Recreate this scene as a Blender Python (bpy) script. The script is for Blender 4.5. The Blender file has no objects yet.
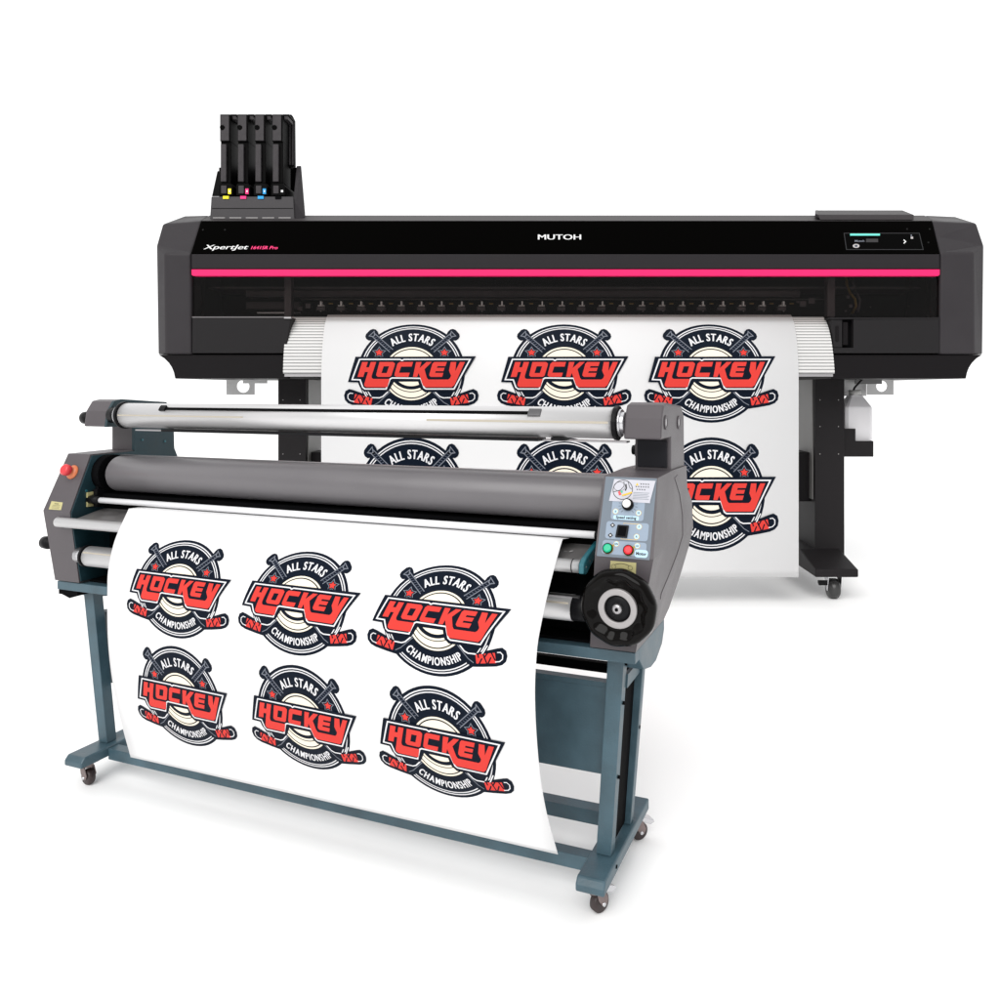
import bpy, bmesh, math, random
from mathutils import Vector, Matrix
from mathutils.geometry import tessellate_polygon
random.seed(4)
S = bpy.context.scene
COL = S.collection

# ---------------------------------------------------------------- camera
HC = 1.15                      # camera height, metres
cd = bpy.data.cameras.new('camera'); cam = bpy.data.objects.new('camera', cd); COL.objects.link(cam)
cam.location = (0, 0, HC); cam.rotation_euler = (math.radians(90), 0, 0)
cd.sensor_width = 36; cd.lens = 28.8; cd.shift_x = -0.04; cd.shift_y = -0.11
cd.clip_start = 0.05; cd.clip_end = 500
S.camera = cam
# ---------------------------------------------------------------- world: a white studio sweep, dimmer behind the camera
Wd = bpy.data.worlds.new('World'); S.world = Wd; Wd.use_nodes = True
wn, wl = Wd.node_tree.nodes, Wd.node_tree.links
bg = wn['Background']; tc = wn.new('ShaderNodeTexCoord'); sx = wn.new('ShaderNodeSeparateXYZ'); rp = wn.new('ShaderNodeValToRGB')
mr = wn.new('ShaderNodeMapRange'); mr.inputs[1].default_value = -1; mr.inputs[2].default_value = 1
wl.new(tc.outputs['Generated'], sx.inputs[0]); wl.new(sx.outputs[1], mr.inputs[0]); wl.new(mr.outputs[0], rp.inputs[0])
e = rp.color_ramp.elements
e[0].position = 0.0; e[0].color = (0.42, 0.42, 0.42, 1)
e[1].position = 0.62; e[1].color = (1, 1, 1, 1)
k = rp.color_ramp.elements.new(0.40); k.color = (0.62, 0.62, 0.62, 1)
wl.new(rp.outputs[0], bg.inputs[0]); bg.inputs[1].default_value = 1.24
# ---------------------------------------------------------------- key light: one broad soft lamp, front and above
sd = bpy.data.lights.new('key_light', 'SUN'); sd.energy = 2.5; sd.angle = math.radians(50); sd.color = (1, .99, .975)
sun = bpy.data.objects.new('key_light', sd); COL.objects.link(sun)
sun.rotation_euler = (math.radians(50), 0, math.radians(-18))
S.view_settings.view_transform = 'Standard'; S.view_settings.look = 'None'
S.view_settings.exposure = 0.0; S.view_settings.gamma = 1
S.render.engine = 'CYCLES'
S.cycles.max_bounces = 8

# ---------------------------------------------------------------- materials
def srgb(c): return tuple(((x/255)/12.92 if x/255 <= .04045 else ((x/255+.055)/1.055)**2.4) for x in c)
MATS = {}
def M(name, col, rough=.5, metal=0, spec=.5, bump=0, bscale=400, var=0, vscale=6, stretch=None, trans=0, alpha=1, coat=0, emit=0):
    if name in MATS: return MATS[name]
    m = bpy.data.materials.new(name); m.use_nodes = True; MATS[name] = m
    n, l = m.node_tree.nodes, m.node_tree.links
    b = n['Principled BSDF']
    b.inputs['Base Color'].default_value = (*col, 1); b.inputs['Roughness'].default_value = rough
    b.inputs['Metallic'].default_value = metal; b.inputs['Specular IOR Level'].default_value = spec
    b.inputs['Coat Weight'].default_value = coat; b.inputs['Alpha'].default_value = alpha
    if emit: b.inputs['Emission Color'].default_value = (*col, 1); b.inputs['Emission Strength'].default_value = emit
    if bump or var:
        t = n.new('ShaderNodeTexCoord'); mp = n.new('ShaderNodeMapping'); l.new(t.outputs['Object'], mp.inputs[0])
        if stretch: mp.inputs['Scale'].default_value = stretch
    if bump:
        z = n.new('ShaderNodeTexNoise'); z.inputs['Scale'].default_value = bscale; z.inputs['Detail'].default_value = 3
        l.new(mp.outputs[0], z.inputs['Vector'])
        bb = n.new('ShaderNodeBump'); bb.inputs['Strength'].default_value = bump; bb.inputs['Distance'].default_value = .001
        l.new(z.outputs[0], bb.inputs['Height']); l.new(bb.outputs[0], b.inputs['Normal'])
    if var:
        z2 = n.new('ShaderNodeTexNoise'); z2.inputs['Scale'].default_value = vscale; z2.inputs['Detail'].default_value = 5
        l.new(mp.outputs[0], z2.inputs['Vector'])
        r = n.new('ShaderNodeMapRange'); r.inputs[1].default_value = .3; r.inputs[2].default_value = .7
        r.inputs[3].default_value = 1-var; r.inputs[4].default_value = 1+var; l.new(z2.outputs[0], r.inputs[0])
        mx = n.new('ShaderNodeVectorMath'); mx.operation = 'SCALE'; mx.inputs[0].default_value = col; l.new(r.outputs[0], mx.inputs['Scale'])
        l.new(mx.outputs[0], b.inputs['Base Color'])
        r2 = n.new('ShaderNodeMapRange'); r2.inputs[1].default_value = .3; r2.inputs[2].default_value = .7
        r2.inputs[3].default_value = max(.02, rough-.06); r2.inputs[4].default_value = min(1, rough+.08); l.new(z2.outputs[0], r2.inputs[0])
        l.new(r2.outputs[0], b.inputs['Roughness'])
    return m
GREY = M('grey_enamel', (.080, .071, .077), .38, spec=.32, bump=.25, bscale=900, var=.06)
TEAL = M('teal_paint', (.046, .090, .115), .40, bump=.6, bscale=220, var=.20, vscale=14)
TEALD = M('dark_teal_paint', (.006, .030, .040), .5, bump=.4, bscale=300, var=.2, vscale=12)
TEALB = M('bright_teal_paint', (.018, .12, .15), .35)
BLK = M('black_plastic', (.005, .005, .006), .45, spec=.15)
BLKM = M('black_void_paint', (.0025, .0025, .003), .8, spec=.05)
GLOSSB = M('wheel_gloss_black', (.0025, .002, .0018), .10, spec=.12)
ALU = M('brushed_aluminium', (.66, .655, .66), .42, .75)
ALUD = M('dull_aluminium', (.42, .41, .42), .38, 1)
SILV = M('silver_trim', (.36, .345, .345), .4, .3)
TAN = M('tan_scale_strip', (.42, .38, .31), .6)
RUB = M('grey_silicone_rubber', (.125, .118, .125), .40, spec=.55, bump=.15, bscale=700, var=.05, vscale=5)
WTUBE = M('white_bar', (.85, .85, .87), .25)
TRAY = M('tray_metal', (.25, .24, .24), .4, .6, var=.12, vscale=20)
PAPER = M('glossy_white_vinyl', (.78, .78, .785), .38, spec=.25)
PAPER2 = M('white_media', (.69, .69, .695), .38, spec=.2)
RED = M('red_button', (.62, .035, .045), .3); ORANGE = M('orange_ring', (.62, .17, .06), .35)
GREEN = M('green_button', (.0, .42, .22), .3); REDB = M('bright_red_button', (.75, .01, .02), .3)
YEL = M('yellow_label', (.46, .42, .20), .5); YELR = M('mustard_ring', (.38, .27, .01), .5)
PANEL = M('blue_grey_panel', (.15, .18, .215), .45, spec=.2); PANEL2 = M('light_blue_panel', (.26, .32, .40), .45, spec=.2); PANEL3 = M('pale_blue_label', (.42, .62, .75), .45)
STICK = M('white_sticker', (.50, .50, .55), .45, spec=.2); INK = M('black_print', (.01, .01, .012), .5); AMB = M('amber_print', (.75, .45, .01), .5)
CAST = M('caster_metal', (.21, .165, .16), .4, .5, var=.15, vscale=40); CASTW = M('caster_wheel', (.03, .018, .018), .45, var=.2, vscale=50)
CHROME = M('zinc_plate', (.6, .6, .62), .25, .9)
PB = M('printer_charcoal', (.034, .031, .034), .45, spec=.12, bump=.15, bscale=500, var=.04)
PB2 = M('printer_dark_skirt', (.0055, .0045, .0053), .5, spec=.12)
PBM = M('printer_panel_grey', (.015, .014, .015), .5, spec=.12)
PTOP = M('printer_top_grey', (.042, .038, .040), .5, spec=.10)
PGLOSS = M('gloss_black_acrylic', (.0006, .0005, .0004), .12, spec=.015)
PINK = M('pink_stripe', (.86, .020, .14), .4, spec=.2)
INT = M('interior_brown_black', (.0055, .0045, .0035), .6, spec=.15)
INTB = M('interior_beam', (.065, .052, .058), .45)
PLAT = M('platen_white', (.62, .615, .605), .5)
PLATL = M('platen_groove', (.36, .36, .36), .6)
LEGM = M('leg_black_steel', (.012, .0105, .0115), .55, spec=.15, bump=.3, bscale=500)
LEGS = M('leg_grey_side', (.17, .165, .16), .5, var=.1, vscale=3)
BOTT = M('translucent_bottle', (.72, .71, .73), .4)
BRKT = M('zinc_bracket', (.50, .50, .50), .45, .4)
NAVY = M('ink_navy', (.0020, .0055, .0135), .5, spec=.08); EW = M('ink_white', (.68, .68, .70), .45, spec=.2); ERED = M('ink_red', (.62, .045, .036), .5, spec=.1)
ECR = M('ink_cream', (.82, .75, .62), .5, spec=.1); EGR = M('ink_grey', (.17, .185, .22), .5, spec=.1); EDG = M('ink_dark_grey', (.06, .07, .10), .5, spec=.1)
CY = M('cyan_chip', (.0, .33, .72), .4); MG = M('magenta_chip', (.85, .01, .20), .4); YE = M('yellow_chip', (.85, .75, .0), .4); WH = M('white_chip', (.75, .75, .75), .4)
TANKF = M('cartridge_grey', (.047, .043, .046), .5, spec=.15, bump=.2, bscale=120, var=.15, vscale=30); TANKD = M('cartridge_black', (.0015, .0014, .0015), .5, spec=.05)
GLOW = M('teal_screen_bar', (.12, .62, .50), .4, emit=.25); GOLD = M('brass_spring', (.20, .13, .03), .4, .5)
gl = M('smoked_window', (.10, .09, .08), .05)
n_, l_ = gl.node_tree.nodes, gl.node_tree.links
tb = n_.new('ShaderNodeBsdfTransparent'); tb.inputs[0].default_value = (.68, .66, .65, 1)
gb = n_.new('ShaderNodeBsdfGlossy'); gb.inputs['Roughness'].default_value = .08; gb.inputs[0].default_value = (.8, .8, .8, 1)
mx_ = n_.new('ShaderNodeMixShader'); mx_.inputs[0].default_value = .015
l_.new(tb.outputs[0], mx_.inputs[1]); l_.new(gb.outputs[0], mx_.inputs[2]); l_.new(mx_.outputs[0], n_['Material Output'].inputs[0])

# ---------------------------------------------------------------- helpers
def tag(o, label=None, cat=None, group=None, kind=None):
    if label: o['label'] = label
    if cat: o['category'] = cat
    if group: o['group'] = group
    if kind: o['kind'] = kind
    return o
def empty(name, loc, rz=0, label=None, cat=None, group=None):
    o = bpy.data.objects.new(name, None); COL.objects.link(o); o.location = loc; o.rotation_euler = (0, 0, rz)
    o.empty_display_size = .05
    return tag(o, label, cat, group)
class MB:
    def __init__(s): s.bm = bmesh.new(); s.mats = []
    def mi(s, m):
        if m not in s.mats: s.mats.append(m)
        return s.mats.index(m)
    def face(s, pts, m, smooth=False):
        f = s.bm.faces.new([s.bm.verts.new(p) for p in pts]); f.material_index = s.mi(m); f.smooth = smooth; return f
    def loft(s, loops, m, caps=True, smooth=False, closed=True):
        L = [[s.bm.verts.new(p) for p in lp] for lp in loops]; i_ = s.mi(m); n = len(loops[0])
        for a, b in zip(L, L[1:]):
            for i in range(n if closed else n-1):
                j = (i+1) % n
                try:
                    f = s.bm.faces.new((a[i], a[j], b[j], b[i])); f.material_index = i_; f.smooth = smooth
                except ValueError: pass
        if caps:
            for lp in (L[0], L[-1]):
                f = s.bm.faces.new(lp); f.material_index = i_
        return s
    def box(s, x0, x1, y0, y1, z0, z1, m):
        return s.loft([[(x0, y0, z0), (x1, y0, z0), (x1, y1, z0), (x0, y1, z0)], [(x0, y0, z1), (x1, y0, z1), (x1, y1, z1), (x0, y1, z1)]], m)
    def cyl(s, a, b, r, m, n=32, r2=None, smooth=True, caps=True):
        a, b = Vector(a), Vector(b); d = (b-a).normalized(); u = d.orthogonal().normalized(); v = d.cross(u)
        r2 = r if r2 is None else r2
        ring = lambda c, q: [c + u*q*math.cos(t) + v*q*math.sin(t) for t in [2*math.pi*i/n for i in range(n)]]
        s.loft([ring(a, r), ring(b, r2)], m, caps, smooth); return s
    def lathe(s, c, d, prof, m, n=40, mod=None):
        c, d = Vector(c), Vector(d).normalized(); u = d.orthogonal().normalized(); v = d.cross(u)
        loops = []
        for r, h in prof:
            loops.append([c + d*h + (u*math.cos(t) + v*math.sin(t))*max(r, 1e-4)*(mod(t, r) if mod else 1) for t in [2*math.pi*i/n for i in range(n)]])
        return s.loft(loops, m, True, True)
    def ring(s, c, d, r0, r1, h, m, n=40):
        c, d = Vector(c), Vector(d).normalized(); u = d.orthogonal().normalized(); v = d.cross(u)
        R = lambda r, hh: [c + d*hh + (u*math.cos(t) + v*math.sin(t))*r for t in [2*math.pi*i/n for i in range(n)]]
        L = [R(r0, 0), R(r1, 0), R(r1, h), R(r0, h), R(r0, 0)]
        return s.loft(L, m, False, True)
    def prism(s, poly, fn0, fn1, m, smooth=False):
        return s.loft([[fn0(*p) for p in poly], [fn1(*p) for p in poly]], m, True, smooth)
    def tube(s, pts, r, m, n=12):
        pts = [Vector(p) for p in pts]; loops = []
        for i, p in enumerate(pts):
            d = (pts[min(i+1, len(pts)-1)] - pts[max(i-1, 0)]).normalized(); u = d.cross(Vector((.31, .9, .2))).normalized(); v = d.cross(u)
            loops.append([p + (u*math.cos(t) + v*math.sin(t))*r for t in [2*math.pi*k/n for k in range(n)]])
        return s.loft(loops, m, True, True)
    def build(s, name, parent=None, bevel=0, off=None, seg=2, label=None):
        bmesh.ops.recalc_face_normals(s.bm, faces=s.bm.faces)
        if off is not None: bmesh.ops.translate(s.bm, verts=s.bm.verts, vec=-Vector(off))
        me = bpy.data.meshes.new(name); s.bm.to_mesh(me); s.bm.free()
        for m in s.mats: me.materials.append(m)
        o = bpy.data.objects.new(name, me); COL.objects.link(o)
        if parent: o.parent = parent
        if bevel:
            b = o.modifiers.new('bevel', 'BEVEL'); b.width = bevel; b.segments = seg; b.limit_method = 'ANGLE'; b.angle_limit = math.radians(35); b.harden_normals = False
        if label: o['label'] = label
        return o

# ---- flat artwork: layers of coloured shapes in a 2-D sheet that is then laid on a surface
class Art:
    def __init__(s): s.items = []
    def poly(s, outer, m, layer, holes=()):
        tri = tessellate_polygon([[Vector((x, y, 0)) for x, y in lp] for lp in (outer, *holes)])
        pts = list(outer) + [p for h in holes for p in h]
        s.items.append((pts, [tuple(t) for t in tri], m, layer)); return s
    def ell(s, cx, cy, rx, ry, n=56, a0=0, a1=360):
        return [(cx + rx*math.cos(math.radians(a0+(a1-a0)*i/n)), cy + ry*math.sin(math.radians(a0+(a1-a0)*i/n))) for i in range(n + (0 if a1-a0 == 360 else 1))]
    def line(s, pts, w, m, layer, closed=False):
        P = [Vector(p) for p in pts]; n = len(P); L = []; R = []
        for i in range(n):
            a = P[(i-1) % n] if (closed or i > 0) else P[i]; b = P[(i+1) % n] if (closed or i < n-1) else P[i]
            d1 = (P[i]-a); d2 = (b-P[i])
            d1 = d1.normalized() if d1.length > 1e-9 else d2.normalized(); d2 = d2.normalized() if d2.length > 1e-9 else d1
            t = (d1+d2); t = t.normalized() if t.length > 1e-6 else d1
            nn = Vector((-t.y, t.x)); c = max(.45, abs(nn.dot(Vector((-d1.y, d1.x)))))
            L.append(P[i]+nn*w/2/c); R.append(P[i]-nn*w/2/c)
        pts2 = [(p.x, p.y) for p in L+R]; f = []
        for i in range(n if closed else n-1):
            j = (i+1) % n; f.append((i, j, n+j, n+i))
        s.items.append((pts2, f, m, layer)); return s
    def text(s, txt, x, y, size, m, layer, bold=0, sx=1, shear=0, rot=0, align='CENTER', dup=0):
        v, f, w = glyphs(txt, bold, shear)
        ox = {'CENTER': -w/2, 'LEFT': 0, 'RIGHT': -w}[align]; c, sn = math.cos(rot), math.sin(rot); out = []
        for a, b in v:
            a = (a+ox)*size*sx; b = b*size; out.append((x+a*c-b*sn, y+a*sn+b*c))
        if dup:
            w_ = dup*size*sx
            for q, d in enumerate((-w_, 0, w_)): s.items.append(([(a+d*c, b+d*sn) for a, b in out], f, m, layer+.25*q))
        else: s.items.append((out, f, m, layer))
        return s
    def build(s, name, fn, parent=None, off=.0003, cuts=None, loc=None):
        bm = bmesh.new(); mats = []; lay = bm.verts.layers.float.new('lay')
        for pts, fs, m, layer in s.items:
            if m not in mats: mats.append(m)
            vs = [bm.verts.new((x, y, 0)) for x, y in pts]
            for v in vs: v[lay] = layer
            for t in fs:
                try: bm.faces.new([vs[i] for i in t]).material_index = mats.index(m)
                except ValueError: pass
        if cuts:
            x0, x1, nx, y0, y1, ny = cuts
            for i in range(nx+1):
                bmesh.ops.bisect_plane(bm, geom=bm.verts[:]+bm.edges[:]+bm.faces[:], plane_co=(x0+(x1-x0)*i/nx, 0, 0), plane_no=(1, 0, 0))
            for i in range(ny+1):
                bmesh.ops.bisect_plane(bm, geom=bm.verts[:]+bm.edges[:]+bm.faces[:], plane_co=(0, y0+(y1-y0)*i/ny, 0), plane_no=(0, 1, 0))
        for v in bm.verts: v.co = fn(v.co.x, v.co.y, (1+v[lay])*off)
        if loc is not None: bmesh.ops.translate(bm, verts=bm.verts, vec=-Vector(loc))
        me = bpy.data.meshes.new(name); bm.to_mesh(me); bm.free()
        for m in mats: me.materials.append(m)
        o = bpy.data.objects.new(name, me); COL.objects.link(o)
        if parent: o.parent = parent
        return o
_gl = {}
def glyphs(txt, bold=0, shear=0):
    k = (txt, bold, shear)
    if k in _gl: return _gl[k]
    c = bpy.data.curves.new('t', 'FONT'); c.body = txt; c.size = 1; c.offset = bold; c.shear = shear; c.resolution_u = 4
    o = bpy.data.objects.new('t', c); COL.objects.link(o)
    dg = bpy.context.evaluated_depsgraph_get(); me = bpy.data.meshes.new_from_object(o.evaluated_get(dg))
    v = [(p.co.x, p.co.y) for p in me.vertices]; f = [tuple(p.vertices) for p in me.polygons]
    xs = [a for a, b in v] or [0]; w = max(xs)-min(xs); m0 = min(xs); v = [(a-m0, b) for a, b in v]
    bpy.data.objects.remove(o); bpy.data.curves.remove(c); bpy.data.meshes.remove(me)
    _gl[k] = (v, f, w); return _gl[k]

# ---- the round hockey badge, unit radius
def badge():
    A = Art(); AX = .94
    E = lambda r, cy=0: A.ell(0, cy, r*AX, r)
    def rng(r0, r1, m, l, cy=0): A.poly(E(r1, cy), m, l, [E(r0, cy)[::-1]])
    A.poly(E(1), NAVY, 0)
    rng(.926, .947, EW, 1); rng(.884, .903, EW, 1)
    # stick knobs, shafts, lower shafts and blades
    for sg in (-1, 1):
        K = lambda pts: [(sg*x, y) for x, y in pts]
        A.poly(K([(.585, .73), (.625, .83), (.66, .875), (.71, .89), (.76, .865), (.825, .775), (.835, .72), (.815, .67), (.77, .635), (.70, .64)]), NAVY, 2)
        A.line(K([(.67, .74), (.685, .83), (.765, .73), (.70, .715)]), .016, EGR, 4, True)
        A.line(K([(.36, .42), (.69, .75)]), .100, NAVY, 2)
        for o_ in (-.026, .026): A.line(K([(.36+o_, .42-o_), (.70+o_, .76-o_)]), .015, EGR, 3)
        for i in range(9):
            q = .385+.036*i; A.line(K([(q-.014, q+.074), (q+.030, q+.052)]), .013, EDG, 3)
        st = []
        for i in range(10):
            r = .13 if i % 2 == 0 else .068; t = math.pi/2+i*math.pi/5; st.append((sg*.575+r*math.cos(t), .385+r*math.sin(t)))
        A.poly(st, EGR, 2); A.poly([(sg*.575+(x-sg*.575)*.80, .385+(y-.385)*.80) for x, y in st], NAVY, 3)
        A.poly([(sg*.575+(x-sg*.575)*.56, .385+(y-.385)*.56) for x, y in st], ERED, 4)
        # blade
        A.poly(K([(.30, -.25), (.45, -.40), (.56, -.50), (.66, -.50), (1.02, -.355), (1.09, -.335), (1.155, -.375), (1.18, -.46), (1.165, -.55), (1.11, -.615), (1.02, -.655), (.80, -.70), (.64, -.725), (.56, -.69), (.47, -.60), (.20, -.36)]), NAVY, 3)
        A.line(K([(1.02, -.425), (1.07, -.415), (1.11, -.45), (1.11, -.52), (1.07, -.565), (1.00, -.585)]), .016, EW, 6)
        A.line(K([(.37, -.33), (.42, -.40), (.50, -.485), (.56, -.51), (.69, -.505)]), .022, EW, 5)
        A.line(K([(.37, -.39), (.57, -.60), (.66, -.655)]), .013, EGR, 5)
        A.line(K([(.86, -.335), (.77, -.52)]), .020, EW, 4)
        A.poly(K([(.68, -.515), (.985, -.435), (1.015, -.60), (.705, -.66)]), ERED, 5)
        for a, b in (((.72, -.50), (.735, -.56)), ((.79, -.56), (.75, -.66)), ((.80, -.48), (.87, -.63)), ((.87, -.46), (.82, -.55)), ((.93, -.52), (.89, -.63)), ((.93, -.44), (1.0, -.56))):
            A.line(K([a, b]), .022, NAVY, 6)
    # puck
    P = -.03
    A.poly(A.ell(0, P, .525*AX, .535), NAVY, 2); A.poly(A.ell(0, P, .52*AX, .528), ECR, 4)
    A.poly(A.ell(0, P, .485*AX, .495), NAVY, 5); A.poly(A.ell(0, P, .465*AX, .473), ECR, 6)
    lo = lambda cy, r0, r1, l: A.poly(A.ell(0, cy, r1*AX, r1, 30, 192, 348) + A.ell(0, cy, r0*AX, r0, 30, 192, 348)[::-1], NAVY, l)
    lo(.075, .355, .42, 7); lo(.06, .445, .46, 7)
    # arced words
    for word, rr, rot, step, size, up in (('ALL STARS', .625, 90, 1.0, .225, 1), ('CHAMPIONSHIP', .805, 270, 1.0, .195, -1)):
        sxx = .62 if up == 1 else .60
        ws = [(glyphs(c, .012)[2]+.07 if c != ' ' else .28)*size*sxx + .017 for c in word]
        tot = sum(ws); pos = -tot/2
        for c, w in zip(word, ws):
            mid = pos+w/2; pos += w
            if c == ' ': continue
            if up == 1:
                th = math.radians(90)-mid/.70; A.text(c, rr*AX*math.cos(th), rr*math.sin(th), size, EW, 4, .012, sxx, 0, th-math.pi/2, dup=.035)
            else:
                th = math.radians(270)+mid/.72; A.text(c, rr*AX*math.cos(th), rr*math.sin(th), size, EW, 4, .012, sxx, 0, th+math.pi/2, dup=.035)
    # banner
    c1 = lambda X, Y: (.938*(X-478)/355+.004, .188-(Y-305)*.00301)
    A.poly([(-.985, .30), (-.40, .30), (1.13, .31), (.925, -.08), (.885, -.12), (.80, -.36), (.765, -.39), (.24, -.40), (.16, -.33), (.12, -.19), (-.30, -.19), (-.40, -.385), (-.83, -.385), (-.90, -.30), (-.935, -.205), (-1.11, -.20)], NAVY, 8)
    w_ = [(-.91, .247), (-.20, .247), (-.165, .225), (-.13, .247), (1.03, .247), (.75, -.335), (.262, -.335), (.225, -.31), (.165, -.125), (-.335, -.118), (-.372, -.14), (-.44, -.335), (-.81, -.335), (-.85, -.30), (-.895, -.155), (-1.035, -.150)]
    A.line(w_, .025, EW, 9, True)
    A.poly([c1(*p) for p in [(150, 303), (188, 303), (177, 338), (196, 338), (207, 303), (243, 303), (214, 395), (216, 408), (226, 413), (334, 413), (318, 467), (180, 467), (166, 458), (166, 445), (190, 368), (169, 368), (159, 400), (121, 400)]], ERED, 11)
    A.poly([c1(*p) for p in [(265, 303), (355, 303), (368, 313), (366, 325), (345, 392), (333, 400), (255, 400), (244, 390), (246, 378), (262, 315)]], ERED, 11, [[c1(*p) for p in [(293, 331), (279, 375), (314, 375), (329, 331)]]])
    A.poly([c1(*p) for p in [(398, 303), (488, 303), (479, 333), (409, 333), (396, 373), (467, 373), (458, 400), (376, 400), (365, 390), (367, 378), (384, 315)]], ERED, 11)
    A.poly([c1(*p) for p in [(508, 303), (544, 303), (532, 342), (577, 303), (612, 303), (564, 350), (580, 405), (590, 417), (722, 417), (734, 408), (741, 392), (727, 360), (738, 303), (774, 303), (769, 362), (799, 303), (832, 303), (764, 452), (746, 467), (572, 467), (554, 455), (526, 374), (516, 400), (488, 400)]], ERED, 11)
    A.poly([c1(*p) for p in [(628, 303), (712, 303), (703, 330), (650, 330), (646, 341), (698, 341), (690, 363), (639, 363), (635, 374), (690, 374), (681, 400), (606, 400), (596, 390), (598, 378), (616, 315)]], ERED, 11)
    return A
BADGE = badge()
CUTS = (-1.2, 1.2, 14, -1, 1, 16)

# ================================================================ SETTING
g = MB(); g.face([(-60, -60, 0), (60, -60, 0), (60, 90, 0), (-60, 90, 0)], M('white_studio_floor', (.96, .96, .96), .7, spec=.2))
tag(g.build('floor'), kind='structure')

# ================================================================ LAMINATOR (x along its length, y front to back, z up)
LO = Vector((-1.32, 2.347, 0)); LR = math.atan2(-.3711, .9286)
lam = empty('laminating_machine', LO, LR, 'grey laminating machine with long rollers and black handwheel on a teal wheeled stand', 'laminator')
prof = [(.0, .580), (-.03, .792), (.037, .957), (.190, .960), (.345, .957), (.346, .90), (.400, .86), (.405, .74), (.37, .67), (.31, .60), (.27, .580)]
def arc_prof():
    return prof
lerp = lambda a, b, t: a+(b-a)*max(0, min(1, t))
# cheeks
def housing(fi, fo, bev):
    b = MB(); b.prism(prof, lambda w, v: (0, w, v), lambda w, v: (1, w, v), GREY)
    bmesh.ops.bisect_plane(b.bm, geom=b.bm.verts[:]+b.bm.edges[:]+b.bm.faces[:], plane_co=(0, 0, .792), plane_no=(0, 0, 1))
    for v in b.bm.verts: v.co.x = fi(v.co.z) if v.co.x < .5 else fo(v.co.z)
    return b.build('side_housing', lam, bev, seg=3)
def pw(v, a, m, t): return lerp(a, m, (v-.58)/.212) if v < .792 else lerp(m, t, (v-.792)/.165)
u0 = lambda v: pw(v, 1.541, 1.562, 1.562); u1 = lambda v: pw(v, 1.645, 1.692, 1.686)
cheekL = housing(lambda v: pw(v, -.146, -.156, -.138), lambda v: -.045, .006)
cheekR = housing(u0, u1, .008)
# raised curved band on the outer face of the right housing
b = MB()
oa = [(.20, .94), (.25, .895), (.275, .84), (.268, .792), (.245, .75), (.20, .71), (.15, .675)]
ia = [(.235, .945), (.30, .90), (.335, .84), (.325, .792), (.295, .74), (.235, .69), (.155, .66)]
b.loft([[(u1(a[1])-.002, *a), (u1(c[1])-.002, *c), (u1(c[1])+.0012, *c), (u1(a[1])+.0012, *a)] for a, c in zip(oa, ia)], GREY)
b.build('side_band', cheekR)
# neck and arm cap on both sides
def arm(x0, x1, nx0, nx1):
    b = MB(); b.prism([(.19, .952), (.19, 1.037), (.090, 1.037), (.098, 1.085), (.118, 1.116), (.145, 1.121), (.315, 1.110), (.345, 1.085), (.350, .952)], lambda w, v: (x0, w, v), lambda w, v: (x1, w, v), GREY)
    return b.build('arm', lam, .005, seg=3)
arm(-.14, -.045, -.14, -.045)
capR = arm(1.592, 1.680, 0, 0)
b = MB()
for w, v in ((.135, 1.075), (.275, 1.070)):
    b.ring((1.680, w, v), (1, 0, 0), .010, .0165, .0025, GREY, 24); b.cyl((1.680, w, v), (1.6815, w, v), .0095, ALUD, 20)
b.build('cap_screw', capR)
b = MB(); b.cyl((1.592, .26, 1.0), (1.575, .26, 1.0), .017, BLK, 20); b.cyl((1.575, .26, 1.0), (1.567, .26, 1.0), .012, BLK, 20); b.build('clamp_knob', lam, .002)
b = MB(); b.box(1.600, 1.672, .1845, .1895, .966, 1.030, M('neck_shade_dark', (.012, .012, .016), .5, spec=.2)); b.build('neck_shade', lam, .001)  # added dark plate, mostly standing in for the shade under the arm cap
# teal inner plate of the left housing and arm
b = MB()
b.prism([(.004, .584), (-.026, .77), (-.026, .792), (.041, .953), (.196, .956), (.1895, .957), (.1895, 1.0365), (.0898, 1.0365), (.0977, 1.0852), (.1178, 1.1163), (.145, 1.1213), (.3152, 1.1103), (.3453, 1.085), (.350, .955), (.395, .86), (.40, .74), (.31, .60), (.27, .584)], lambda w, v: (-.0505, w, v), lambda w, v: (-.041, w, v), TEALD)
b.build('inner_plate', cheekL)
b = MB()
for w, v in ((.075, .945), (.16, 1.10), (.22, .99), (.30, 1.06), (.31, .98), (.02, .85)):
    b.cyl((-.042, w, v), (-.038, w, v), .0035, TEALB, 10)
b.build('plate_screw', cheekL)
# end knobs on the left
b = MB(); b.lathe((-.14, .125, 1.062), (-1, 0, 0), [(.012, 0), (.012, .012), (.019, .014), (.021, .022), (.019, .040), (.014, .043)], BLK, 24); b.build('end_knob', lam)
b = MB(); b.lathe((-.148, .0, .690), (-1, 0, 0), [(.012, 0), (.010, .014), (.018, .018), (.020, .026), (.018, .044), (.010, .048)], BLK, 24); b.build('end_knob', lam)
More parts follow.
